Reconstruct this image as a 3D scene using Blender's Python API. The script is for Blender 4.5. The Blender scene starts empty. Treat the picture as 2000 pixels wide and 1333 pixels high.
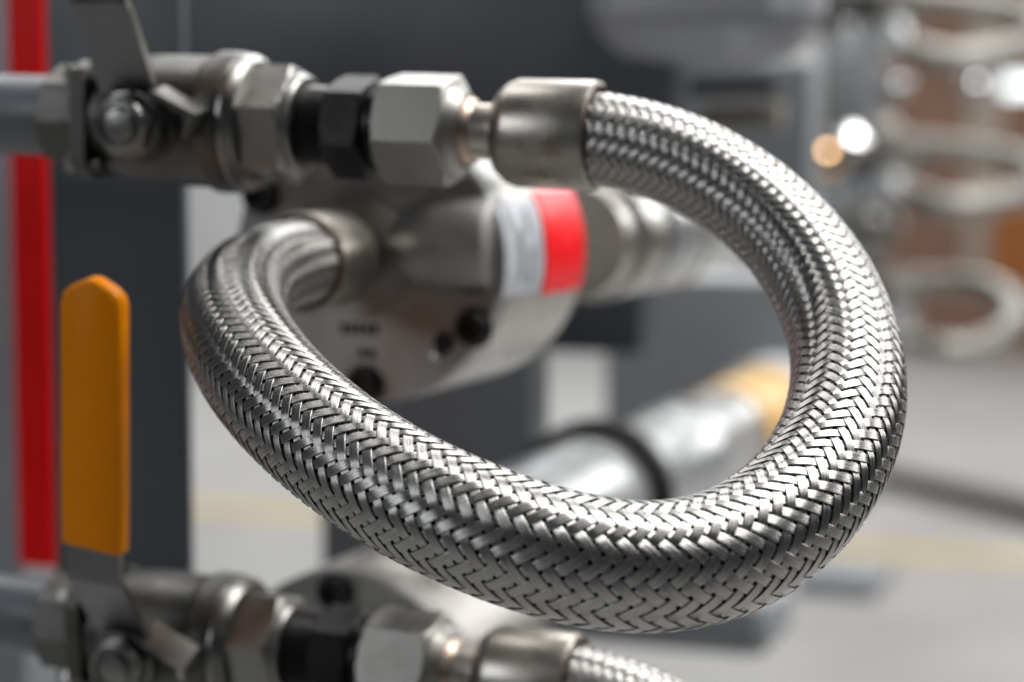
import bpy, bmesh, math, random
import numpy as np
from mathutils import Vector, Matrix, Euler
random.seed(4)
rng = np.random.default_rng(7)
S = bpy.context.scene
COL = S.collection
PI = math.pi
R = math.radians

# ------------------------------------------------------------------ camera
FPX = 4100.0                                    # focal length in pixels of a 2000 px wide frame
CAMZ, PITCH = 1.1, R(5)
cd = bpy.data.cameras.new('camera'); cam = bpy.data.objects.new('camera', cd); COL.objects.link(cam)
cam.location = (0, 0, CAMZ); cam.rotation_euler = (PI/2 - PITCH, 0, 0)
cd.sensor_width = 36; cd.lens = FPX/2000*36; cd.clip_start = 0.02; cd.clip_end = 100
cd.dof.use_dof = True; cd.dof.focus_distance = 0.690
cd.dof.aperture_fstop = 5.0
S.camera = cam

# ------------------------------------------------------------------ world, lamps, exposure
w = bpy.data.worlds.new('World'); S.world = w; w.use_nodes = True
bg = w.node_tree.nodes['Background']; bg.inputs[0].default_value = (.80, .88, 1, 1); bg.inputs[1].default_value = 0.065
S.view_settings.view_transform = 'Standard'; S.view_settings.look = 'None'
S.view_settings.exposure = 0.0
S.cycles.use_denoising = True
S.cycles.max_bounces = 8
S.cycles.sample_clamp_indirect = 6

def area(name, loc, aim, sx, sy, power, col=(1, 1, 1)):
    l = bpy.data.lights.new(name, 'AREA'); l.shape = 'RECTANGLE'; l.size = sx; l.size_y = sy
    l.energy = power; l.color = col
    o = bpy.data.objects.new(name, l); COL.objects.link(o); o.location = loc
    o.rotation_euler = (Vector(aim) - Vector(loc)).to_track_quat('-Z', 'Y').to_euler()
    return o
area('skylight_lamp', (1.15, 1.15, 3.1), (.12, .85, 1.0), 1.2, 1.4, 78, (1, .99, .97))
area('front_skylight_lamp', (.55, 3.3, 3.15), (.05, .7, 1.0), 1.2, .8, 24, (1, .99, .98))
area('left_skylight_lamp', (-1.0, 2.2, 3.2), (-.05, .8, 1.0), .6, 1.3, 19, (1, .99, .97))
area('rear_strip_lamp', (.55, .35, 3.2), (.1, .75, 1.0), 1.3, .8, 6, (1, .98, .96))
area('clerestory_lamp', (-.3, 11.0, 6.1), (0, .8, 1.0), 6.5, 1.5, 190, (.97, .99, 1))
area('side_clerestory_lamp', (4.6, 10.3, 3.3), (0, .8, 1.0), 4.2, 1.2, 120, (.97, .99, 1))
area('left_fill_lamp', (-2.3, -.5, 2.0), (-.1, .95, .95), .9, 1.1, 15, (.92, .96, 1))  # added fill light for the grip, red bar and post fronts
area('hall_lamp', (1.5, 6.5, 4.4), (1.2, 7.0, 0), 5, 5, 200, (1, .98, .95))
area('wall_fill_lamp', (-2.2, 8.0, 4.6), (-2.2, 11.0, .5), 3, 2, 180, (1, .99, .97))  # added fill light that brightens the pale far wall
area('bay_lamp', (2.6, 2.0, 2.2), (.5, 1.4, 1.0), .8, .8, 24, (1, .98, .95))

# ------------------------------------------------------------------ geometry helpers
cR = Vector((1, 0, 0)); cF = Vector((0, math.cos(PITCH), -math.sin(PITCH))); cU = Vector((0, math.sin(PITCH), math.cos(PITCH)))
def P(u, v, d):
    return Vector((0, 0, CAMZ)) + cR*((u-1000)/FPX*d) - cU*((v-666.5)/FPX*d) + cF*d
YAW = R(20)                                     # the machine and the hall stand turned by this
E = Vector((math.cos(YAW), -math.sin(YAW), 0)); F = Vector((math.sin(YAW), math.cos(YAW), 0)); Z = Vector((0, 0, 1))

def link(name, me, m, parent=None):
    o = bpy.data.objects.new(name, me); COL.objects.link(o)
    if m is not None: me.materials.append(m)
    if parent is not None: o.parent = parent
    return o
def finish(bm, name, m, parent=None, sharp=35, smooth=True):
    bmesh.ops.recalc_face_normals(bm, faces=bm.faces)
    me = bpy.data.meshes.new(name); bm.to_mesh(me); bm.free()
    if smooth:
        me.polygons.foreach_set('use_smooth', [True]*len(me.polygons))
        me.set_sharp_from_angle(angle=R(sharp))
    return link(name, me, m, parent)
def tag(o, label=None, cat=None, group=None, kind=None):
    if label: o['label'] = label
    if cat: o['category'] = cat
    if group: o['group'] = group
    if kind: o['kind'] = kind
    return o
def thing(name, label, cat, mat=None, loc=None, group=None):
    o = bpy.data.objects.new(name, None); COL.objects.link(o); o.empty_display_size = .02
    if mat is not None: o.matrix_world = mat
    if loc is not None: o.location = loc
    return tag(o, label, cat, group)
def copy_tree(o, parent=None):
    c = o.copy(); COL.objects.link(c)
    if parent is not None: c.parent = parent
    for ch in list(o.children): copy_tree(ch, c)
    return c

AX = {'x': Matrix.Identity(4), 'y': Matrix.Rotation(PI/2, 4, 'Z'), '-y': Matrix.Rotation(-PI/2, 4, 'Z'), 'z': Matrix.Rotation(-PI/2, 4, 'Y')}
def lathe(bm, prof, axis='x', at=(0, 0, 0), n=64, hexr=None, rot=0.0, sides=6, close=True):
    """turned shape: prof = [(along, radius)...]; hexr clips it to a polygon of that corner radius"""
    M = Matrix.Translation(Vector(at)) @ AX[axis]
    if hexr: n = sides*8
    rings = []
    for (x, r) in prof:
        ring = []
        for k in range(n):
            t = 2*PI*k/n
            rr = r
            if hexr:
                tt = (t % (2*PI/sides)) - PI/sides
                rr = min(r, hexr*math.cos(PI/sides)/math.cos(tt))
            ring.append(bm.verts.new(M @ Vector((x, rr*math.cos(t+rot), rr*math.sin(t+rot)))))
        rings.append(ring)
    for a, b in zip(rings, rings[1:]):
        for k in range(n):
            bm.faces.new((a[k], a[(k+1) % n], b[(k+1) % n], b[k]))
    if close:
        bm.faces.new(rings[0]); bm.faces.new(rings[-1][::-1])
    return bm
def hex_nut(bm, x0, x1, Rc, rot=0, axis='x', at=(0, 0, 0), ch0=1, ch1=1, sides=6):
    """hexagon bar with the turned chamfers of a nut"""
    ri = Rc*math.cos(PI/sides)
    L = x1-x0; c = (Rc-ri)*.62
    prof = []
    if ch0: prof += [(x0, ri*.93), (x0+c*.15, ri*.97)] + [(x0+c*.15+c*t, ri*.97+(Rc*1.001-ri*.97)*t) for t in (.33, .66, 1)]
    else: prof += [(x0, Rc*1.001)]
    e = []
    if ch1: e = [(x1, ri*.93), (x1-c*.15, ri*.97)] + [(x1-c*.15-c*t, ri*.97+(Rc*1.001-ri*.97)*t) for t in (.33, .66, 1)]
    else: e = [(x1, Rc*1.001)]
    prof += e[::-1]
    return lathe(bm, prof, axis, at, hexr=Rc, rot=rot, sides=sides)
def box(bm, lo, hi, M=None, bev=0.0):
    b2 = bmesh.new()
    bmesh.ops.create_cube(b2, size=1)
    c = (Vector(lo)+Vector(hi))/2; s = Vector(hi)-Vector(lo)
    for v in b2.verts: v.co = Vector((v.co.x*s.x, v.co.y*s.y, v.co.z*s.z)) + c
    if bev: bmesh.ops.bevel(b2, geom=b2.edges[:], offset=bev, segments=3, affect='EDGES', profile=.6)
    if M is not None: b2.transform(M)
    me = bpy.data.meshes.new('tmp'); b2.to_mesh(me); b2.free(); bm.from_mesh(me); bpy.data.meshes.remove(me)
    return bm
def sweep(bm, pts, r, n=20, cap=True):
    pts = [Vector(p) for p in pts]
    t0 = (pts[1]-pts[0]).normalized()
    nrm = t0.orthogonal().normalized(); rings = []
    for i, p in enumerate(pts):
        t = (pts[min(i+1, len(pts)-1)]-pts[max(i-1, 0)]).normalized()
        nrm = (nrm - t*nrm.dot(t)).normalized(); b = t.cross(nrm)
        rr = r(i/(len(pts)-1)) if callable(r) else r
        rings.append([bm.verts.new(p + rr*(math.cos(2*PI*k/n)*nrm + math.sin(2*PI*k/n)*b)) for k in range(n)])
    for a, b in zip(rings, rings[1:]):
        for k in range(n): bm.faces.new((a[k], a[(k+1) % n], b[(k+1) % n], b[k]))
    if cap: bm.faces.new(rings[0]); bm.faces.new(rings[-1][::-1])
    return bm
def catmull(pts, m=24):
    pts = np.array([list(p) for p in pts], float); out = []
    q = np.vstack([2*pts[0]-pts[1], pts, 2*pts[-1]-pts[-2]])
    for i in range(1, len(q)-2):
        for t in np.linspace(0, 1, m, endpoint=False):
            a, b, c, d = q[i-1], q[i], q[i+1], q[i+2]
            out.append(.5*((2*b)+(c-a)*t+(2*a-5*b+4*c-d)*t*t+(3*b-a-3*c+d)*t**3))
    out.append(pts[-1]); return np.array(out)

# ------------------------------------------------------------------ materials
def mat(name, col, rough=.5, metal=0.0, var=.12, nscale=60, bump=0.0, bscale=300, rust=0.0, rustcol=(.16, .07, .03), spec=.5, rv=.1, coat=0, stretch=None):
    m = bpy.data.materials.new(name); m.use_nodes = True
    nt = m.node_tree; N = nt.nodes; L = nt.links; b = N['Principled BSDF']
    b.inputs['Metallic'].default_value = metal; b.inputs['Specular IOR Level'].default_value = spec
    if coat: b.inputs['Coat Weight'].default_value = coat; b.inputs['Coat Roughness'].default_value = .15
    tc = N.new('ShaderNodeTexCoord'); vec = tc.outputs['Object']
    if stretch:
        mp = N.new('ShaderNodeMapping'); mp.inputs['Scale'].default_value = stretch; L.new(vec, mp.inputs[0]); vec = mp.outputs[0]
    n1 = N.new('ShaderNodeTexNoise'); n1.inputs['Scale'].default_value = nscale; n1.inputs['Detail'].default_value = 6; L.new(vec, n1.inputs['Vector'])
    mr = N.new('ShaderNodeMapRange'); L.new(n1.outputs[0], mr.inputs[0]); mr.inputs[1].default_value = .3; mr.inputs[2].default_value = .7
    mr.inputs[3].default_value = 1-var; mr.inputs[4].default_value = 1+var
    mx = N.new('ShaderNodeMix'); mx.data_type = 'RGBA'; mx.blend_type = 'MULTIPLY'; mx.inputs[0].default_value = 1
    mx.inputs[6].default_value = (*col, 1); L.new(mr.outputs[0], mx.inputs[7])
    out = mx.outputs[2]
    if rust:
        n2 = N.new('ShaderNodeTexNoise'); n2.inputs['Scale'].default_value = nscale*.6; n2.inputs['Detail'].default_value = 8; n2.inputs['Roughness'].default_value = .7
        L.new(tc.outputs['Object'], n2.inputs['Vector'])
        r2 = N.new('ShaderNodeMapRange'); r2.inputs[1].default_value = .66-rust*.3; r2.inputs[2].default_value = .80-rust*.2; L.new(n2.outputs[0], r2.inputs[0])
        m2 = N.new('ShaderNodeMix'); m2.data_type = 'RGBA'; L.new(r2.outputs[0], m2.inputs[0]); L.new(out, m2.inputs[6]); m2.inputs[7].default_value = (*rustcol, 1)
        out = m2.outputs[2]
    L.new(out, b.inputs['Base Color'])
    rr = N.new('ShaderNodeMapRange'); L.new(n1.outputs[0], rr.inputs[0]); rr.inputs[1].default_value = .3; rr.inputs[2].default_value = .7
    rr.inputs[3].default_value = max(.03, rough-rv); rr.inputs[4].default_value = min(1, rough+rv); L.new(rr.outputs[0], b.inputs['Roughness'])
    if bump:
        n3 = N.new('ShaderNodeTexNoise'); n3.inputs['Scale'].default_value = bscale; n3.inputs['Detail'].default_value = 4; L.new(vec, n3.inputs['Vector'])
        bp = N.new('ShaderNodeBump'); bp.inputs['Strength'].default_value = bump; bp.inputs['Distance'].default_value = .0006
        L.new(n3.outputs[0], bp.inputs['Height']); L.new(bp.outputs[0], b.inputs['Normal'])
    return m

def braid_material():
    m = bpy.data.materials.new('braid_wire_steel'); m.use_nodes = True
    nt = m.node_tree; N = nt.nodes; L = nt.links; b = N['Principled BSDF']
    b.inputs['Metallic'].default_value = 1
    uv = N.new('ShaderNodeUVMap'); uv.uv_map = 'UVMap'
    sp = N.new('ShaderNodeSeparateXYZ'); L.new(uv.outputs[0], sp.inputs[0])
    # round wires side by side: height = |sin(pi * wires * u)|
    a = N.new('ShaderNodeMath'); a.operation = 'MULTIPLY'; L.new(sp.outputs[0], a.inputs[0]); a.inputs[1].default_value = 9*PI
    s = N.new('ShaderNodeMath'); s.operation = 'SINE'; L.new(a.outputs[0], s.inputs[0])
    ab = N.new('ShaderNodeMath'); ab.operation = 'ABSOLUTE'; L.new(s.outputs[0], ab.inputs[0])
    pw = N.new('ShaderNodeMath'); pw.operation = 'POWER'; L.new(ab.outputs[0], pw.inputs[0]); pw.inputs[1].default_value = .55
    bp = N.new('ShaderNodeBump'); bp.inputs['Strength'].default_value = .42; bp.inputs['Distance'].default_value = .00013
    L.new(pw.outputs[0], bp.inputs['Height']); L.new(bp.outputs[0], b.inputs['Normal'])
    # grooves between the wires are coloured darker; a soft mottling runs along the strand
    mp = N.new('ShaderNodeMapping'); mp.inputs['Scale'].default_value = (9, 7, 1); L.new(uv.outputs[0], mp.inputs[0])
    n1 = N.new('ShaderNodeTexNoise'); n1.inputs['Scale'].default_value = 1; n1.inputs['Detail'].default_value = 5; L.new(mp.outputs[0], n1.inputs['Vector'])
    cr = N.new('ShaderNodeMapRange'); L.new(ab.outputs[0], cr.inputs[0]); cr.inputs[1].default_value = .0; cr.inputs[2].default_value = .55; cr.inputs[3].default_value = .62; cr.inputs[4].default_value = 1.0
    nr = N.new('ShaderNodeMapRange'); L.new(n1.outputs[0], nr.inputs[0]); nr.inputs[1].default_value = .3; nr.inputs[2].default_value = .7; nr.inputs[3].default_value = .80; nr.inputs[4].default_value = 1.08
    mu = N.new('ShaderNodeMath'); mu.operation = 'MULTIPLY'; L.new(cr.outputs[0], mu.inputs[0]); L.new(nr.outputs[0], mu.inputs[1])
    mx = N.new('ShaderNodeMix'); mx.data_type = 'RGBA'; mx.blend_type = 'MULTIPLY'; mx.inputs[0].default_value = 1
    mx.inputs[6].default_value = (.43, .42, .405, 1); L.new(mu.outputs[0], mx.inputs[7])
    tc = N.new('ShaderNodeTexCoord'); n2 = N.new('ShaderNodeTexNoise'); n2.inputs['Scale'].default_value = 90; n2.inputs['Detail'].default_value = 7; L.new(tc.outputs['Object'], n2.inputs['Vector'])
    r2 = N.new('ShaderNodeMapRange'); r2.inputs[1].default_value = .60; r2.inputs[2].default_value = .80; r2.inputs[3].default_value = 0; r2.inputs[4].default_value = .45; L.new(n2.outputs[0], r2.inputs[0])
    m2 = N.new('ShaderNodeMix'); m2.data_type = 'RGBA'; L.new(r2.outputs[0], m2.inputs[0]); L.new(mx.outputs[2], m2.inputs[6]); m2.inputs[7].default_value = (.26, .20, .165, 1)
    L.new(m2.outputs[2], b.inputs['Base Color'])
    rr = N.new('ShaderNodeMapRange'); L.new(n1.outputs[0], rr.inputs[0]); rr.inputs[1].default_value = .3; rr.inputs[2].default_value = .7; rr.inputs[3].default_value = .24; rr.inputs[4].default_value = .32
    L.new(rr.outputs[0], b.inputs['Roughness'])
    tg = N.new('ShaderNodeTangent'); tg.direction_type = 'UV_MAP'; tg.uv_map = 'UVMap'; L.new(tg.outputs[0], b.inputs['Tangent']); b.inputs['Anisotropic'].default_value = .55
    return m

M_braid = braid_material()
M_rust = mat('rust_ring', (.055, .026, .014), .6, .2, .4, 300, .5, 900)
M_core = mat('hose_core_dark', (.007, .007, .007), .7, 0)
M_ferrule = mat('ferrule_steel', (.34, .32, .29), .38, 1, .10, 45, .15, 500, rust=.48, rustcol=(.17, .09, .045))
M_nut = mat('nut_steel', (.30, .292, .272), .40, 1, .08, 60, .12, 400, rust=.05)
M_weld = mat('weld_stained_steel', (.44, .35, .29), .38, 1, .2, 120, .3, 400, rust=.3)
M_stub = mat('stub_steel', (.50, .46, .42), .3, 1, .1, 60, .1, 400)
M_black = mat('black_oxide', (.006, .005, .005), .36, .0, .3, 80, .2, 500, spec=.22)
M_cast = mat('cast_steel', (.105, .102, .096), .46, 1, .12, 70, .35, 900, rust=.06)
M_castend = mat('machined_steel', (.23, .226, .215), .36, 1, .08, 70, .2, 700)
M_lever = mat('lever_steel', (.16, .16, .16), .38, 1, .08, 60, .1, 400)
M_grip = mat('grip_orange', (.74, .225, .0), .40, 0, .05, 50, .08, 700, spec=.12)
M_greypipe = mat('grey_paint_pipe', (.105, .12, .135), .42, 0, .1, 40, .2, 400)
M_post = mat('slate_paint', (.060, .070, .082), .42, 0, .06, 6, .1, 900, spec=.4)
M_post2 = mat('slate_paint_pale', (.105, .114, .124), .42, 0, .06, 6, .1, 900)  # paler tone of the slate paint
M_panel = mat('lit_cabinet_paint', (.29, .30, .325), .32, 0, .05, 6, .1, 900)
M_beam = mat('beam_paint', (.23, .247, .265), .42, 0, .06, 6, .1, 900)
M_red = mat('red_paint', (.75, .0015, .003), .5, 0, .05, 20, .05, 500, spec=.15)
M_redlabel = mat('red_label', (.93, .003, .010), .36, 0, .03, 30, spec=.25)
M_whitelabel = mat('white_label', (.44, .46, .50), .4, 0, .08, 60)
M_print = mat('label_print', (.20, .215, .23), .5)
M_pump = mat('pump_casting', (.32, .315, .305), .44, 1, .14, 45, .4, 800, rust=.0, rustcol=(.22, .14, .08))
M_pumprim = mat('pump_machined_rim', (.50, .48, .45), .36, 1, .06, 60, .1, 600)
M_bolt = mat('bolt_black', (.02, .02, .02), .35, .4)
M_chrome = mat('polished_steel', (.62, .62, .62), .16, 1, .04, 30, rv=.04)
M_palepipe = mat('galvanised_pipe', (.66, .68, .69), .32, .75, .1, 25, .1, 200)
M_rubber = mat('black_rubber', (.009, .009, .010), .6, spec=.25)
M_orange = mat('orange_tape', (.68, .42, .15), .45, 0, .1, 30)
M_crate = mat('crate_orange', (.45, .15, .03), .5, 0, .1, 30)
M_bghose = mat('far_braid', (.36, .35, .33), .48, 1, .1, 200, .6, 500)
M_dkhole = mat('vent_black', (.006, .006, .007), .6)
M_beige = mat('beige_plate', (.24, .215, .18), .5)
M_white = mat('white_paint', (.68, .69, .70), .45, 0, .04, 4)
M_cream = mat('cream_post', (.60, .55, .46), .5, 0, .05, 6)
M_copper = mat('copper_bronze', (.55, .33, .18), .3, 1, .1, 30)

def floor_mat():
    m = mat('floor_concrete', (.37, .365, .36), .42, 0, .10, 2.2, .15, 60); return m
M_floor = floor_mat()
M_stripe = mat('floor_yellow', (.50, .42, .24), .5, 0, .08, 6)
def brick_mat():
    m = bpy.data.materials.new('brick_masonry'); m.use_nodes = True; nt = m.node_tree; N = nt.nodes; L = nt.links; b = N['Principled BSDF']
    tc = N.new('ShaderNodeTexCoord'); mp = N.new('ShaderNodeMapping'); mp.inputs['Rotation'].default_value = (PI/2, 0, 0); L.new(tc.outputs['Object'], mp.inputs[0])
    br = N.new('ShaderNodeTexBrick'); br.inputs['Scale'].default_value = 1; br.inputs['Brick Width'].default_value = .24; br.inputs['Row Height'].default_value = .075; br.inputs['Mortar Size'].default_value = .008
    br.inputs['Color1'].default_value = (.17, .075, .042, 1); br.inputs['Color2'].default_value = (.24, .115, .06, 1); br.inputs['Mortar'].default_value = (.24, .20, .17, 1)
    L.new(mp.outputs[0], br.inputs['Vector']); L.new(br.outputs[0], b.inputs['Base Color']); b.inputs['Roughness'].default_value = .8
    return m
M_brick = brick_mat()
def glow_mat(name, col, s):
    m = bpy.data.materials.new(name); m.use_nodes = True; b = m.node_tree.nodes['Principled BSDF']
    b.inputs['Base Color'].default_value = (*col, 1); b.inputs['Emission Color'].default_value = (*col, 1); b.inputs['Emission Strength'].default_value = s
    return m
M_window = glow_mat('window_daylight', (.88, .95, 1), 2.2)

# ------------------------------------------------------------------ setting
def sheet(name, corners, m, kind='structure'):
    bm = bmesh.new(); bm.faces.new([bm.verts.new(c) for c in corners])
    o = finish(bm, name, m, smooth=False); return tag(o, kind=kind)
ROOM = Matrix.Rotation(-YAW, 4, 'Z')
def room(x, y, z): return ROOM @ Vector((x, y, z))
sheet('floor', [room(-16, -6, 0), room(16, -6, 0), room(16, 18, 0), room(-16, 18, 0)], M_floor)
def floor_pt(u, v):
    d = (P(u, v, 1) - Vector((0, 0, CAMZ))); t = -CAMZ/d.z
    return Vector((0, 0, CAMZ)) + d*t

# ------------------------------------------------------------------ braided hose
HOSE = [(1163,266,.820),(1270,282,.812),(1382,326,.804),(1495,405,.795),(1588,505,.782),(1645,615,.765),(1668,722,.745),
        (1657,828,.723),(1610,936,.700),(1528,1032,.680),(1422,1098,.666),(1300,1130,.658),(1200,1124,.655),(1100,1096,.656),
        (905,1025,.665),(755,950,.682),(610,846,.708),(508,742,.738),(456,650,.772),(450,592,.806),(478,550,.838),(530,523,.872),(588,513,.906)]
A_TILT = R(2.2)
MA = Matrix.Translation(P(1163, 266, .82)) @ Matrix.Rotation(-YAW, 4, 'Z') @ Matrix.Rotation(A_TILT, 4, 'Y')   # pipe frame: x to the hose, -y to the viewer
dirA = (MA.to_3x3() @ Vector((1, 0, 0))).normalized(); dirB = F.copy()

def hose_curve():
    pts = [P(*h) for h in HOSE]
    a = pts[0]; b = pts[-1]
    pts = [a - dirA*.03, a, a + dirA*.012] + pts[1:-1] + [b - dirB*.008, b, b + dirB*.03]
    c = catmull(pts, 40)
    # resample by arc length and smooth the hand-placed points
    for it in range(2):
        s = np.r_[0, np.cumsum(np.linalg.norm(np.diff(c, axis=0), axis=1))]
        n = 900; t = np.linspace(0, s[-1], n)
        c = np.stack([np.interp(t, s, c[:, k]) for k in range(3)], 1)
        k = np.exp(-.5*(np.arange(-60, 61)/22.)**2); k /= k.sum()
        pad = np.vstack([2*c[0]-c[60:0:-1], c, 2*c[-1]-c[-2:-62:-1]])
        c = np.stack([np.convolve(pad[:, j], k, 'valid') for j in range(3)], 1)
    s = np.r_[0, np.cumsum(np.linalg.norm(np.diff(c, axis=0), axis=1))]
    t = np.linspace(0, s[-1], 2400)
    c = np.stack([np.interp(t, s, c[:, k]) for k in range(3)], 1)
    k = np.exp(-.5*(np.arange(-15, 16)/6.)**2); k /= k.sum()
    pad = np.vstack([2*c[0]-c[15:0:-1], c, 2*c[-1]-c[-2:-17:-1]])
    c = np.stack([np.convolve(pad[:, j], k, 'valid') for j in range(3)], 1)
    return c
Cw = hose_curve()
MAi = MA.inverted()
Cc = Cw @ np.array(MAi.to_3x3()).T + np.array(MAi.translation)        # in the pipe frame
seg = np.linalg.norm(np.diff(Cc, axis=0), axis=1); S_ = np.r_[0, np.cumsum(seg)]; LEN = S_[-1]
T_ = np.gradient(Cc, S_, axis=0); T_ /= np.linalg.norm(T_, axis=1)[:, None]
N_ = np.zeros_like(Cc); nv = np.array([0, 0, 1.0])
for i in range(len(Cc)):
    nv = nv - T_[i]*nv.dot(T_[i]); nv /= np.linalg.norm(nv); N_[i] = nv
B_ = np.cross(T_, N_)
def sstep(x): x = np.clip(x, 0, 1); return x*x*(3-2*x)
RAD = .0181 + (.0206-.0181)*sstep((S_-.05)/.20)*sstep((LEN-S_-.03)/.20)
NST = 20
LEAD = .090 + (.115-.090)*sstep((S_-.06)/.18)*sstep((LEN-S_-.05)/.2)
PHI = np.r_[0, np.cumsum(2*PI/((LEAD[1:]+LEAD[:-1])/2)*seg)]
def interp(arr, s): return np.stack([np.interp(s, S_, arr[:, k]) for k in range(3)], 1) if arr.ndim == 2 else np.interp(s, S_, arr)
def surf(s, th, r):
    return interp(Cc, s) + r[:, None]*(np.cos(th)[:, None]*interp(N_, s) + np.sin(th)[:, None]*interp(B_, s))
def braid_strand(fam, idx):
    turns = PHI[-1]/(2*PI); ncross = int(turns*2*NST)
    n = ncross*5
    ph = np.linspace(0, PHI[-1], n); s = np.interp(ph, PHI, S_)
    sg = 1 if fam == 0 else -1
    ampj = .006*np.sin(ph*1.3+rng.uniform(0, 6)) + .005*np.sin(ph*4.1+rng.uniform(0, 6))
    th0 = 2*PI*idx/NST
    th = th0 + sg*ph + ampj
    # crossing coordinate: i + j for the pair met here (i - j is the along-axis one)
    if fam == 0: q = idx + (idx + 2*ph*NST/(2*PI))            # i + j,   j = i + 2 phi N / 2pi
    else:        q = idx + (idx - 2*ph*NST/(2*PI))
    x = (q - 0.5) % 4                                          # crossings at integers q: 0,1 first family on top; 2,3 below
    tri = np.sin((q-.5)*PI/2)                                  # +1 at q=1.5, centre of two crossings
    wave = np.tanh(1.9*np.sin((q+.5)*PI/2))/math.tanh(1.9)     # +1 about q=.5, -1 about q=2.5
    if fam == 1: wave = -wave
    r0 = np.interp(s, S_, RAD)
    amp = .00030
    r = r0 + amp*wave + .00004*np.sin(ph*2.2+rng.uniform(0, 6))
    c = surf(s, th, r); rc = c - interp(Cc, s); nrm = rc/np.linalg.norm(rc, axis=1)[:, None]
    tan = np.gradient(c, axis=0); tan /= np.linalg.norm(tan, axis=1)[:, None]
    # tilt the normal with the undulation
    nn = nrm - tan*np.sum(nrm*tan, 1)[:, None]; nn /= np.linalg.norm(nn, axis=1)[:, None]
    side = np.cross(tan, nn)
    # spacing to the next strand of the family, measured square to the strand
    nxt = surf(s, th + 2*PI/NST, r); dv = nxt - c
    sp = np.abs(np.sum(dv*side, 1))
    hw = np.minimum(.5*.73*sp, .00180)
    us = np.array([-1, -1, -.90, -.40, 0, .40, .90, 1, 1])
    hs = np.array([-.00030, -.00004, .000010, .000018, .00002, .000018, .000010, -.00004, -.00030])
    V = c[:, None, :] + us[None, :, None]*hw[:, None, None]*side[:, None, :] + hs[None, :, None]*nn[:, None, :]
    k = len(us); V = V.reshape(-1, 3)
    i = np.arange(n-1)[:, None]*k + np.arange(k-1)[None, :]
    Fq = np.stack([i, i+1, i+1+k, i+k], -1).reshape(-1, 4)
    me = bpy.data.meshes.new('braid_strand'); me.from_pydata([], [], [])
    me.vertices.add(len(V)); me.vertices.foreach_set('co', V.astype(np.float32).ravel())
    me.loops.add(Fq.size); me.loops.foreach_set('vertex_index', Fq.astype(np.int32).ravel())
    me.polygons.add(len(Fq)); me.polygons.foreach_set('loop_start', np.arange(0, Fq.size, 4, dtype=np.int32)); me.polygons.foreach_set('loop_total', np.full(len(Fq), 4, np.int32))
    me.update(calc_edges=True)
    me.polygons.foreach_set('use_smooth', [True]*len(Fq))
    uvl = me.uv_layers.new(name='UVMap')
    U = np.tile((us+1)/2, n); Vv = np.repeat(s*10 + 3.7*idx + 50*fam, k)
    uv = np.stack([U, Vv], 1)[Fq.ravel()]
    uvl.data.foreach_set('uv', uv.astype(np.float32).ravel())
    # outward facing winding
    return me
def build_hose():
    t = thing('braided_hose', 'large looping braided steel hose in the middle, curling round in sharp focus', 'hose', MA, group='braided steel hoses on the machine')
    for fam in (0, 1):
        for i in range(NST):
            link('braid_strand', braid_strand(fam, i), M_braid, t)
    bm = bmesh.new()
    idx = np.linspace(0, len(Cc)-1, 420).astype(int)
    rings = []
    for j, i in enumerate(idx):
        rr = RAD[i] - .0014
        rings.append([bm.verts.new(Cc[i] + rr*(math.cos(2*PI*k/48)*N_[i] + math.sin(2*PI*k/48)*B_[i])) for k in range(48)])
    for a, b in zip(rings, rings[1:]):
        for k in range(48): bm.faces.new((a[k], a[(k+1) % 48], b[(k+1) % 48], b[k]))
    finish(bm, 'inner_tube', M_core, t)
    # ferrule at the valve end: x from 0 (mouth) to the left
    bm = bmesh.new()
    lathe(bm, [(.0005, .0184), (.0012, .0204), (.0005, .0213), (-.001, .0216), (-.0315, .0214), (-.0350, .0200), (-.0388, .0168), (-.0402, .0135), (-.0402, .010)], close=False, n=72)
    finish(bm, 'ferrule', M_ferrule, t)
    bm = bmesh.new(); lathe(bm, [(.0, .0183), (.0018, .0184), (.0020, .0196), (.0011, .0203), (.0004, .0202)], n=72, close=False); finish(bm, 'rusty_lip', M_rust, t)
    bm = bmesh.new()
    lathe(bm, [(-.039, .0111), (-.0500, .0111), (-.0520, .0115), (-.066, .0115)], n=56)
    finish(bm, 'stub', M_stub, t)
    bm = bmesh.new()
    lathe(bm, [(-.0495, .0118), (-.0505, .0128), (-.0525, .0135), (-.0575, .0140), (-.059, .0150)], n=56)
    finish(bm, 'weld_collar', M_weld, t)
    bm = bmesh.new(); hex_nut(bm, -.0880, -.0575, .0236, rot=R(12))
    lathe(bm, [(-.0586, .0196), (-.055, .0165), (-.0535, .0150), (-.0535, .011)], n=56, close=False)
    finish(bm, 'union_nut', M_nut, t, 25)
    # ferrule at the pump end
    MB = MAi @ (Matrix.Translation(P(588, 513, .906)) @ Matrix.Rotation(-YAW, 4, 'Z'))
    bm = bmesh.new()
    lathe(bm, [(-.0005, .0184), (-.0012, .0204), (-.0005, .0213), (.001, .0216), (.033, .0214), (.037, .0200), (.043, .0165), (.047, .0150), (.062, .0150)], axis='y', close=False, n=72)
    bm.transform(MB); finish(bm, 'ferrule', M_ferrule, t)
    bm = bmesh.new(); lathe(bm, [(.0, .0183), (-.0020, .0184), (-.0026, .0196), (-.0022, .0208), (-.0008, .0214), (.0004, .0213)], axis='y', n=72, close=False); bm.transform(MB); finish(bm, 'rusty_lip', M_rust, t)
    return t
hose1 = build_hose()

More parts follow.
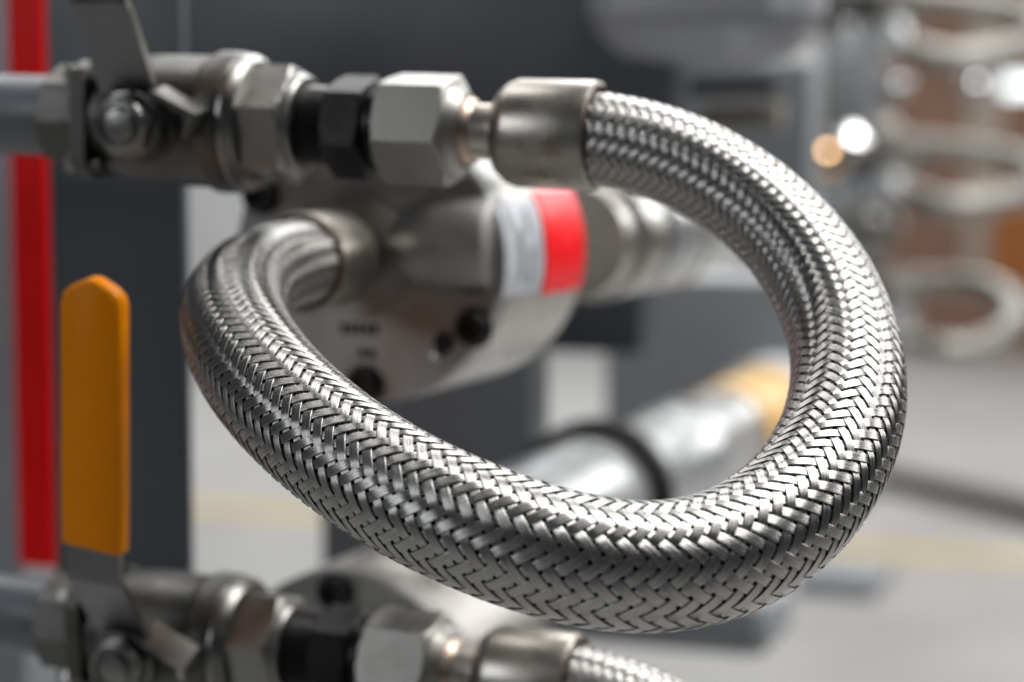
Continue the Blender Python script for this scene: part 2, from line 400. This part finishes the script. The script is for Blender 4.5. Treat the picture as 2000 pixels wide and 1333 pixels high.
# ------------------------------------------------------------------ valve run (pipe frame)
def nipple(M, label):
    M = M @ Matrix.Translation((.0055, 0, 0))
    t = thing('pipe_nipple', label, 'pipe fitting', M, group='black hexagon nipples')
    bm = bmesh.new(); hex_nut(bm, -.1165, -.0985, .0216, rot=R(20)); finish(bm, 'hexagon', M_black, t, 25)
    bm = bmesh.new()
    prof = []
    for k in range(9): x = -.1345+.0195*k/9; prof += [(x, .0163-.00003*k), (x+.0007, .0158), (x+.0014, .0163)]
    lathe(bm, prof + [(-.115, .0160)], n=48); finish(bm, 'thread', M_black, t)
    bm = bmesh.new(); lathe(bm, [(-.0995, .0165), (-.0985, .0172), (-.0925, .0172), (-.0915, .0165)], n=48); finish(bm, 'collar', M_black, t)
    return t
def ball_valve(M, label, zb=.042, zg=.0580, roll=-7, lean=3.0, tab=38):
    M = M @ Matrix.Translation((.006, 0, 0)) @ Matrix.Rotation(R(-roll), 4, 'X')
    t = thing('ball_valve', label, 'valve', M, group='lever ball valves')
    # body: turned casting with a rounded shoulder and a flange
    bm = bmesh.new()
    lathe(bm, [(-.226, .0195), (-.224, .0225), (-.218, .0232), (-.214, .0240), (-.207, .0262), (-.198, .0272), (-.186, .0274), (-.172, .0274), (-.1695, .0286), (-.168, .0294), (-.1665, .0295), (-.160, .0293), (-.1585, .0287), (-.158, .0275)], n=72)
    finish(bm, 'body', M_cast, t)
    bm = bmesh.new()
    lathe(bm, [(-.1582, .0282), (-.1572, .0286), (-.1545, .0282), (-.1530, .0268), (-.1515, .0258)], n=72)
    finish(bm, 'end_ring', M_castend, t)
    bm = bmesh.new(); hex_nut(bm, -.1535, -.1325, .0252, rot=R(42), ch0=0); lathe(bm, [(-.1330, .0212), (-.1310, .0206), (-.1298, .0196), (-.1296, .0166)], n=56, close=False)
    finish(bm, 'end_cap', M_castend, t, 22)
    bm = bmesh.new(); hex_nut(bm, -.247, -.225, .0222, rot=R(48), sides=8); finish(bm, 'tail_cap', M_cast, t, 22)
    # square flange with four through bolts
    bm = bmesh.new(); lathe(bm, [(-.2275, .0295), (-.2268, .0302), (-.2215, .0302), (-.2208, .0295)], hexr=.0345, sides=4, rot=R(45)); finish(bm, 'flange', M_cast, t, 25)
    for a in (45, 135, 225, 315):
        ca, sa = math.cos(R(a)), math.sin(R(a))
        bm = bmesh.new(); hex_nut(bm, -.2318, -.2276, .0046, at=(0, -.0258*ca, .0258*sa)); finish(bm, 'bolt', M_castend, t, 25)
        bm = bmesh.new(); lathe(bm, [(-.2207, .0032), (-.216, .0032), (-.2155, .0026)], at=(0, -.0258*ca, .0258*sa), n=16); finish(bm, 'bolt_end', M_cast, t, 25)
    X = -.1925
    bm = bmesh.new(); lathe(bm, [(.020, .0165), (.0270, .0165), (.0280, .0157), (.0285, .0130), (.0318, .0125)], axis='-y', at=(X, 0, 0), n=48); finish(bm, 'stem_boss', M_cast, t)
    bm = bmesh.new(); lathe(bm, [(.0345, .0125), (.0349, .0138), (.0362, .0138), (.0366, .0125)], axis='-y', at=(X, 0, 0), n=40); finish(bm, 'washer', M_castend, t)
    bm = bmesh.new(); hex_nut(bm, .0366, .0432, .0134, axis='-y', at=(X, 0, 0), rot=R(14), ch1=1)
    lathe(bm, [(.0430, .0112), (.0442, .0106), (.0446, .0096), (.0440, .0087), (.0400, .0084)], axis='-y', at=(X, 0, 0), n=40, close=False); finish(bm, 'stem_nut', M_castend, t, 25)
    bm = bmesh.new(); lathe(bm, [(.0425, .0072), (.0446, .0070), (.0460, .0058), (.0466, .0030)], axis='-y', at=(X, 0, 0), n=32); finish(bm, 'stem', M_castend, t)
    # pressed lever: flat on the stem, cranked outwards, then upright
    prof = [(.0318, -.0125, .010), (.0318, -.006, .0128), (.0318, .010, .0130), (.0325, .0135, .0128), (.0360, .0170, .0128), (.0520, zb-.003, .0126), (.0560, zb+.0015, .0124), (.0565, zb+.006, .0121), (.0565, zg+.104, .0118)]
    th = .0034
    bm = bmesh.new(); rows = []
    for i, (l, z, hw) in enumerate(prof):
        a = prof[max(i-1, 0)]; b = prof[min(i+1, len(prof)-1)]
        tl, tz = b[0]-a[0], b[1]-a[1]; q = math.hypot(tl, tz); nl, nz = tz/q, -tl/q
        rows.append([bm.verts.new((X+sx*hw, -(l+nl*o), z+nz*o)) for (sx, o) in ((-1, 0), (1, 0), (1, th), (-1, th))])
    for a, b in zip(rows, rows[1:]):
        for k in range(4): bm.faces.new((a[k], a[(k+1) % 4], b[(k+1) % 4], b[k]))
    bm.faces.new(rows[0]); bm.faces.new(rows[-1][::-1])
    bmesh.ops.bevel(bm, geom=[e for e in bm.edges if e.calc_face_angle(0) > 1.2], offset=.0004, segments=2, affect='EDGES')
    bm.normal_update()
    for f_ in bm.faces: f_.material_index = 1 if abs(f_.normal.x) > .8 else 0  # side edges get a brighter steel for the light they reflect
    lev = finish(bm, 'lever', M_lever, t, 30); lev.data.materials.append(M_nut)
    LM = Matrix.Translation((X, 0, 0)) @ Matrix.Rotation(R(lean), 4, 'Y') @ Matrix.Translation((-X, 0, 0)); lev.data.transform(LM)
    # stop tab: folded tongue pointing along the pipe
    bm = bmesh.new(); TM = Matrix.Translation((X+.0105, -.0335, .0125)) @ Matrix.Rotation(R(24), 4, 'Y') @ Matrix.Rotation(R(tab), 4, 'X')
    box(bm, (0, -.0062, 0), (.0225, .0062, .0028), TM, bev=.0006); box(bm, (.0195, -.0062, -.009), (.0225, .0062, .0004), TM, bev=.0006)
    finish(bm, 'stop_tab', M_nut if tab > 20 else M_cast, lev)  # tilted tab brightened for its highlight, the flatter one darkened
    # dipped plastic sleeve with a rounded, slightly pointed top
    bm = bmesh.new()
    out = [(-.0134, .039), (.0134, .0375), (.0138, .060), (.0136, .139), (.0126, .1425), (.0090, .1455), (.0020, .1487), (-.0010, .1487), (-.0085, .1450), (-.0124, .1420), (-.0134, .138), (-.0136, .060)]
    yf, yb = -.0623, -.0532
    out = [(x, z+zg-.0385) for (x, z) in out]
    rings = []
    for (y, k) in ((yf, .90), (yf+.0007, .965), (yf+.0020, 1), (yb-.0020, 1), (yb-.0007, .965), (yb, .90)):
        cz = .092
        rings.append([bm.verts.new((X+x*k, y, (z if z < zg+.006 else cz+(z-cz)*(1-(1-k)*.3)))) for (x, z) in out])
    for a, b in zip(rings, rings[1:]):
        for k in range(len(out)): bm.faces.new((a[k], a[(k+1) % len(out)], b[(k+1) % len(out)], b[k]))
    bm.faces.new(rings[0]); bm.faces.new(rings[-1][::-1])
    bm.transform(LM); g = finish(bm, 'grip', M_grip, lev, 50)
    return t
def grey_pipe(M, label):
    bm = bmesh.new(); lathe(bm, [(-.62, .0172), (-.237, .0172)], n=56)
    o = finish(bm, 'grey_pipe', M_greypipe); o.matrix_world = M
    return tag(o, label, 'pipe', 'grey pipes behind the valves')
v1 = ball_valve(MA, 'upper steel ball valve whose lever rises out of the top of the photo', .0475, .060, -3, 0, 8)
v2 = ball_valve(MA, 'lower steel ball valve with an upright orange dipped lever grip')
n1 = nipple(MA, 'black hexagon nipple between upper valve and the nut of the sharp looping hose')
p1 = grey_pipe(MA, 'grey painted pipe running in from the left edge to the upper valve')
# lower run: copies
ML = Matrix.Translation(P(1120, 1341, .848)) @ Matrix.Rotation(-YAW, 4, 'Z') @ Matrix.Rotation(R(2.2), 4, 'Y')
for src, lab in ((hose1, 'lower braided hose leaving the frame at the bottom, only its top bend showing'),
                 (v2, None),
                 (n1, 'black hexagon nipple on the lower valve at the bottom of the photo'),
                 (p1, 'grey pipe at bottom left corner feeding the lower valve')):
    off = MA.inverted() @ src.matrix_basis
    if lab is None: src.matrix_world = ML @ off; continue
    c = copy_tree(src); c.matrix_world = ML @ off; c['label'] = lab

# ------------------------------------------------------------------ pumps
def pump(M, label, port, group='round steel pumps'):
    """frame: origin at the face centre, x right along the face, -y out of the face"""
    t = thing('pump', label, 'pump', M, group=group)
    r = .0665; Lp = .120
    bm = bmesh.new(); lathe(bm, [(.0, .030), (.0, r-.0015), (.0012, r), (.014, r)], axis='y', n=96); finish(bm, 'front_plate', M_pump, t)
    bm = bmesh.new(); lathe(bm, [(.0142, r-.0008), (.0152, r+.0002), (Lp-.002, r+.0002), (Lp, r-.0018), (Lp, .02)], axis='y', n=96); finish(bm, 'housing', M_pumprim, t)
    # raised port boss: a round shoulder lying across the face from the port to the rim
    bm = bmesh.new(); px, pz = port
    lathe(bm, [(-.004, .0236), (-.004, .0262), (.0005, .0272)], axis='y', at=(px, 0, pz), n=56)
    finish(bm, 'port_ring', M_pump, t)
    bm = bmesh.new()
    prof = [(px+.012, .0095), (px+.018, .0150), (px+.024, .0190), (px+.031, .0218), (px+.040, .0233), (px+.050, .0238), (px+.060, .0236), (px+.0645, .0222), (px+.0663, .0190)]
    lathe(bm, prof, at=(0, .0085, pz+.006), n=56); finish(bm, 'boss', M_pump, t)
    for (bx, bz, br) in ((.053, -.030, .0078), (-.001, -.0575, .0078), (-.053, .029, .0078), (-.004, .0565, .0078), (-.050, -.034, .0078)):
        bm = bmesh.new()
        lathe(bm, [(-.001, br+.0014), (-.0005, br+.0014), (-.0008, br), (-.0050, br), (-.0062, br-.0012), (-.0062, br*.56), (-.0025, br*.52), (-.0025, .0005)], axis='y', at=(bx, 0, bz), n=36)
        finish(bm, 'socket_screw', M_bolt, t)
    bm = bmesh.new(); lathe(bm, [(-.0006, .0050), (-.0006, .0032), (.0008, .0030)], axis='y', at=(.0385, 0, -.037), n=24); finish(bm, 'drain_hole', M_dkhole, t)
    bm = bmesh.new(); lathe(bm, [(.0, .0030), (-.0020, .0029), (-.0036, .0018), (-.0040, .0006)], axis='y', at=(.0352, 0, -.0435), n=24); finish(bm, 'glint_pin', M_chrome, t)  # polished pin placed as the glint below the hole
    # stamped lines on the face, far too soft in the photograph to read
    for k, x in enumerate((-.013, -.0090, -.0050, -.0010, .0030)):
        bm = bmesh.new(); box(bm, (x, -.0004, -.0345), (x+.0028, .0004, -.0295)); finish(bm, 'stamp', M_bolt, t)
    for k, x in enumerate((-.0040, .0010)):
        bm = bmesh.new(); box(bm, (x, -.0004, -.0455), (x+.0032, .0004, -.0410)); finish(bm, 'stamp', M_bolt, t)
    return t, r, Lp
def rim_patch(name, t, r, y0, y1, a0, a1, m):
    bm = bmesh.new(); rows = []
    for k in range(15):
        a = R(a0+(a1-a0)*k/14)
        rows.append([bm.verts.new((rr*math.cos(a), y, rr*math.sin(a))) for (rr, y) in ((r+.0003, y0), (r+.0009, y0+.0002), (r+.0009, y1-.0002), (r+.0003, y1))])
    for a, b in zip(rows, rows[1:]):
        for k in range(3): bm.faces.new((a[k], a[k+1], b[k+1], b[k]))
    return finish(bm, name, m, t)
FACE1 = P(588, 513, .906) + F*.054
MP = Matrix.Translation(P(715, 507, .962)) @ Matrix.Rotation(-YAW, 4, 'Z')
pt = MP.inverted() @ FACE1
pump1, PR, PL = pump(MP, 'upper round steel pump inside the hose loop with white and red stickers on its rim', (pt.x, pt.z))
wl = rim_patch('white_sticker', pump1, PR, .002, .054, -14, 24, M_whitelabel)
for k, (y, a0, a1) in enumerate(((.010, 12, 20), (.022, -8, 12), (.036, -10, 4), (.036, 10, 20))):
    rim_patch('print_line', wl, PR+.0004, y, y+.0045, a0, a1, M_print)
rim_patch('red_sticker', pump1, PR, .059, .117, -16, 27, M_redlabel)
# bleed screw on the top of the upper pump: black hexagon, white cap, polished tip added as its glint
q0 = MP.inverted() @ P(900, 384, .960); q1 = MP.inverted() @ P(952, 336, .950)
Mq = Matrix.Translation(q0) @ (q1-q0).to_track_quat('X', 'Z').to_matrix().to_4x4(); ql = (q1-q0).length
bm = bmesh.new(); hex_nut(bm, .002, ql*.52, .0085); bm.transform(Mq); finish(bm, 'bleed_screw', M_bolt, pump1, 25)
bm = bmesh.new(); lathe(bm, [(ql*.5, .0078), (ql*.98, .0078), (ql*1.06, .006), (ql*1.08, .003)], n=28); bm.transform(Mq); finish(bm, 'bleed_cap', M_white, pump1)
bm = bmesh.new(); lathe(bm, [(-.004, .0012), (-.0032, .0032), (-.001, .0042), (.003, .0042)], n=24); bm.transform(Mq); finish(bm, 'bleed_glint', M_chrome, pump1)
# pipe coupling that leaves the back of the pump
Mc = Matrix.Translation(P(1215, 462, 1.20) - F*.09) @ Matrix.Rotation(-YAW, 4, 'Z')
t = thing('pipe_coupling', 'bright ribbed steel coupling leading back from the upper pump behind the hose', 'coupling', Mc)
bm = bmesh.new(); lathe(bm, [(-.001, .030), (.03, .030), (.032, .034), (.060, .034), (.062, .030), (.09, .030)], axis='y', n=64); finish(bm, 'sleeve', M_pumprim, t)
for k in range(3):
    bm = bmesh.new(); y0 = .095+.034*k; lathe(bm, [(y0, .030), (y0+.003, .034), (y0+.022, .034), (y0+.025, .030)], axis='y', n=64); finish(bm, 'collar', M_palepipe, t)
bm = bmesh.new(); lathe(bm, [(.088, .029), (.36, .029)], axis='y', n=64); finish(bm, 'tube', M_palepipe, t)
# lower pump
MP2 = Matrix.Translation(P(672, 1388, .990)) @ Matrix.Rotation(-YAW, 4, 'Z')
pump(MP2, 'lower round pump half hidden behind the lower nut and hose', (-.05, .0))

# ------------------------------------------------------------------ frame of the machine behind
def slab(name, u0, u1, v0, v1, d, depth, m, label, cat, group=None, bev=.004):
    """upright box standing square to the machine: its front spans these corners of the view at distance d"""
    a = P(u0, v0, d); inv = ROOM.inverted()
    c = inv @ P((u0+u1)/2, (v0+v1)/2, d)
    wd = (u1-u0)/FPX*d/ math.cos(YAW); h = (v1-v0)/FPX*d
    bm = bmesh.new(); box(bm, (-wd/2, 0, -h/2), (wd/2, depth, h/2), bev=bev)
    o = finish(bm, name, m); o.matrix_world = ROOM @ Matrix.Translation(c)
    return tag(o, label, cat, group)
slab('steel_post', 92, 372, -130, 1700, 1.08, .006, M_post, 'dark slate post behind the two valves at the left', 'post', bev=.001)
slab('steel_post', 620, 1035, 560, 1700, 1.42, .04, M_post2, 'slate post standing behind the pumps in the middle', 'post')
slab('cross_panel', 200, 1290, -130, 345, 1.50, .05, M_post, 'dark slate panel across the top behind the upper valve and hose', 'panel')
slab('grey_column', -200, 50, -130, 1700, 1.30, .05, M_beam, 'pale grey column at the far left edge beside the red bar', 'column')
slab('red_bar', 16, 99, -130, 1118, 1.22, .012, M_red, 'upright red bar at the left edge behind the grey pipe', 'bar')
slab('light_panel', 1120, 1562, -130, 122, 1.38, .11, M_panel, 'cabinet panel at the top right of centre, lightened and edge-rounded for the light fading across it', 'panel', bev=.052)  # lighter paint and wide bevel stand in for light fading across
slab('cabinet', 1180, 1570, 126, 525, 1.72, .05, M_beam, 'mid grey cabinet side below the light panel, seen through the hose loop', 'cabinet')
slab('vent_slot', 1345, 1505, 150, 184, 1.62, .02, M_dkhole, 'black slot under the light grey cabinet panel', 'slot', bev=.002)
slab('beige_plate', 1375, 1520, 200, 250, 1.64, .02, M_beige, 'small beige plate under the black slot', 'plate', bev=.002)
slab('support_beam', 1185, 1575, 545, 850, 1.90, .22, M_beam, 'grey box beam with a pale top edge inside the hose loop', 'beam')
slab('rail', 1000, 1250, 545, 690, 1.60, .04, M_post, 'dark slate rail right of the upper pump', 'rail')
slab('machine_foot', 1000, 1490, 1150, 1275, 1.62, .10, M_beam, 'dark grey machine foot low behind the bottom of the hose loop', 'machine foot', bev=.02)
slab('bracket', 1555, 1705, 1128, 1172, 2.3, .12, M_beam, 'small dark grey bracket to the right of the bottom of the hose loop', 'bracket')
# thick galvanised pipe with a black clamp and an orange band, running back through the loop
Mg = Matrix.Translation(P(1140, 985, 1.36)) @ Matrix.Rotation(-YAW, 4, 'Z')
t = thing('galvanised_pipe', 'shiny pale pipe with black clamp and orange band slanting back inside the hose loop', 'pipe', Mg)
bm = bmesh.new(); lathe(bm, [(-.25, .042), (.02, .042)], axis='y', n=64); finish(bm, 'pipe', M_palepipe, t)
bm = bmesh.new(); lathe(bm, [(.015, .0422), (.015, .051), (.018, .0525), (.034, .0525), (.037, .051), (.037, .034)], axis='y', n=64, close=False); finish(bm, 'clamp', M_rubber, t)
bm = bmesh.new(); lathe(bm, [(.030, .038), (.20, .038), (.205, .0415), (.25, .0415), (.255, .038), (.36, .038)], axis='y', n=64); finish(bm, 'sleeve', M_palepipe, t)
bm = bmesh.new(); lathe(bm, [(.36, .036), (.362, .041), (.50, .041), (.502, .036)], axis='y', n=64); finish(bm, 'band', M_orange, t)
bm = bmesh.new(); lathe(bm, [(.502, .0355), (.506, .047), (.66, .047), (.664, .036), (.95, .036)], axis='y', n=64); finish(bm, 'end_collar', M_white, t)
# hall: pale wall, brick wall, floor line, pipe on the floor
FAR = 12.0
def wall_x(u, y=FAR):
    d = P(u, 307, 1) - Vector((0, 0, CAMZ)); k = y/d.dot(F); return (d*k).dot(E)
def wall(name, x0, x1, m, label, y=FAR):
    bm = bmesh.new(); box(bm, (x0, y, 0), (x1, y+.3, 6)); o = finish(bm, name, m, smooth=False); o.matrix_world = ROOM; return tag(o, label, 'wall')
wall('painted_wall', wall_x(-900), wall_x(1640)-.003, M_white, 'pale painted wall far behind the machine')
wall('brick_wall', wall_x(1640), wall_x(1640)+7, M_brick, 'orange brown brick wall far behind at the right')
a = ROOM.inverted() @ floor_pt(500, 990); b = ROOM.inverted() @ floor_pt(1900, 1100)
yc = (a.y+b.y)/2
sheet('floor_stripe', [room(-9, yc-.13, .004), room(9, yc-.13, .004), room(9, yc+.13, .004), room(-9, yc+.13, .004)], M_stripe)
bm = bmesh.new(); p0 = floor_pt(1650, 935); p1_ = floor_pt(2000, 1020); dd = (p1_-p0)
sweep(bm, [p0 - dd*.2 + Z*.036, p0 + Z*.036, p0 + dd*.5 + Z*.036, p0+dd + Z*.036, p0 + dd*1.6 + Z*.036], .036, 16)
tag(finish(bm, 'floor_hose', M_rubber), 'thick black rubber hose lying on the pale floor at the right', 'hose')
def far_slab(name, u0, u1, v0, v1, d, dep, m, label, cat):
    return slab(name, u0, u1, v0, v1, d, dep, m, label, cat, bev=.01)
far_slab('support_column', 1600, 1705, -900, 1000, 3.15, .1, M_beam, 'grey column carrying the far hoses at the upper right', 'column')
far_slab('cream_post', 1895, 1950, -300, 560, 5.2, .08, M_cream, 'cream upright post behind the far hose loops', 'post')
far_slab('orange_crate', 1945, 2200, 400, 560, 5.0, .3, M_crate, 'orange crate at the right edge behind the far hose loops', 'crate')
o = far_slab('lit_window', 1962, 2120, 152, 182, 10.5, .04, M_window, 'small bright lit window at the right edge', 'window')
# hose loops of the next machine
def far_hose(dv, label):
    t = thing('far_hose', label, 'hose', loc=P(1700, 20+dv, 3.0), group='blurred hoses of the machine at the right')
    o0 = P(1700, 20+dv, 3.0)
    pts = [(1690,12,3.0),(1760,14,2.98),(1860,22,2.94),(1960,38,2.9),(2030,62,2.82),(2052,86,2.74),(2000,112,2.66),(1925,128,2.62),(1850,134,2.62),(1775,112,2.68),(1738,76,2.78),(1750,52,2.88),(1790,45,2.98)]
    if dv > 400: pts = [(1690,-4,3.0),(1760,-2,2.98),(1860,0,2.94),(1930,8,2.88),(1975,40,2.80),(1985,70,2.74),(1965,100,2.68),(1915,124,2.64),(1850,132,2.62),(1785,118,2.68),(1745,86,2.78),(1745,62,2.88),(1780,50,2.98)]
    c = catmull([P(u, v+dv, d)-o0 for (u, v, d) in pts], 10)
    bm = bmesh.new(); sweep(bm, c, .0172, 20); finish(bm, 'braid', M_bghose, t)
    A = Matrix.Translation(P(1700, 12+dv - (16 if dv > 400 else 0), 3.0)-o0) @ Matrix.Rotation(-YAW, 4, 'Z')
    bm = bmesh.new(); lathe(bm, [(-.03, .018), (-.028, .021), (.02, .0215), (.022, .018)], n=32); bm.transform(A); finish(bm, 'ferrule', M_nut, t)
    bm = bmesh.new(); hex_nut(bm, -.085, -.05, .026, rot=.4); bm.transform(A); finish(bm, 'union_nut', M_nut, t, 25)
    bm = bmesh.new(); lathe(bm, [(-.09, .014), (-.025, .014)], n=32); bm.transform(A); finish(bm, 'stub', M_nut, t)
    return t
def far_fitting(u, v, d, label):
    A = Matrix.Translation(P(u, v, d)) @ Matrix.Rotation(-YAW, 4, 'Z')
    t = thing('far_valve', label, 'valve', A, group='blurred valves of the machine at the right')
    bm = bmesh.new(); lathe(bm, [(-.05, .016), (-.048, .024), (-.02, .028), (.02, .028), (.048, .024), (.05, .016)], n=28); finish(bm, 'body', M_cast, t)
    bm = bmesh.new(); hex_nut(bm, .05, .085, .027); finish(bm, 'end_cap', M_nut, t, 25)
    bm = bmesh.new(); lathe(bm, [(.020, .014), (.050, .014), (.052, .010)], axis='-y', n=24); finish(bm, 'stem', M_chrome, t)
    bm = bmesh.new(); box(bm, (-.012, -.058, -.01), (.012, -.054, .10), bev=.001); finish(bm, 'lever', M_castend, t)
    for x in (.0, .062):
        bm = bmesh.new(); lathe(bm, [(-.068, .014), (-.066, .018), (-.028, .018), (-.02, .013), (.0, .013)], axis='z', at=(x, 0, 0), n=24); finish(bm, 'drain_plug', M_palepipe, t)
far_fitting(1655, 5, 2.7, 'blurred valve at the top edge feeding the topmost far hose')
far_fitting(1640, 300, 2.7, 'blurred valve left of the middle far hose, under the bright cap nut')
far_fitting(1660, 560, 2.7, 'blurred valve left of the lowest far hose')
far_hose(-20, 'topmost blurred hose loop at the upper right corner, cut by the top edge')
far_hose(268, 'middle blurred hose loop at the right, in front of the brick wall')
far_hose(552, 'lowest blurred hose loop at the right, a full oval above the floor')
M_glint = mat('glint_mirror_steel', (.80, .80, .82), .06, 1, .03, 30, rv=.01)  # mirror metal for the added glint flats
M_glintc = mat('glint_mirror_copper', (.85, .52, .28), .06, 1, .03, 30, rv=.01)
SKY = Vector((1.15, 1.15, 3.1))
def cap(u, v, d, r, m, label, flat=0, fm=None):
    """domed nut; some carry an added mirror flat aimed to glint the skylight at the camera"""
    p = P(u, v, d)
    if flat:
        nrm = ((Vector((0, 0, CAMZ))-p).normalized() + (SKY-p).normalized()).normalized()
        M = Matrix.Translation(p) @ nrm.to_track_quat('-Y', 'Z').to_matrix().to_4x4()
    else: M = Matrix.Translation(p) @ Matrix.Rotation(-YAW, 4, 'Z')
    t = thing('cap_nut', label, 'cap nut', M, group='domed cap nuts of the machine at the right')
    bm = bmesh.new()
    if flat: lathe(bm, [(-r*.5, flat), (-r*.46, flat*1.15), (-r*.3, r*.8), (0, r)], axis='y', n=32)
    else: lathe(bm, [(-r*math.cos(k*PI/16), max(.0001, r*math.sin(k*PI/16))) for k in range(0, 9)], axis='y', n=32, close=False)
    finish(bm, 'dome', (fm or M_glint) if flat else m, t, 20)
    bm = bmesh.new(); hex_nut(bm, .0005, r*1.2, r*1.25, axis='y'); finish(bm, 'hexagon', M_nut, t, 25)
cap(1668, 272, 2.55, .016, M_chrome, 'added mirror-ended cap nut glinting left of the middle far hose loop', .0068)
cap(1750, 165, 2.75, .018, M_chrome, 'added mirror-ended cap nut glinting between the upper and middle far hose loops', .0036)
cap(1612, 304, 2.5, .026, M_copper, 'added copper cap nut with a mirror end glinting just right of the sharp hose, upper right', .0044, M_glintc)
cap(1905, 165, 2.75, .018, M_chrome, 'added mirror-ended cap nut glinting just left of the lit window', .0028)
cap(1722, 262, 2.6, .020, M_nut, 'dull steel cap nut right beside the bright one at the middle far hose')
cap(1700, 440, 2.7, .030, M_nut, 'large dull steel cap nut under the middle far hose loop')
cap(1640, 62, 2.75, .016, M_copper, 'small copper coloured cap nut under the topmost far valve')
cap(1692, 2, 2.7, .018, M_chrome, 'added mirror-ended cap nut glinting at the top edge over the topmost far valve', .007)
cap(1625, 20, 2.8, .024, M_chrome, 'added mirror-ended cap nut glinting at the top edge beside the light grey cabinet panel', .005)
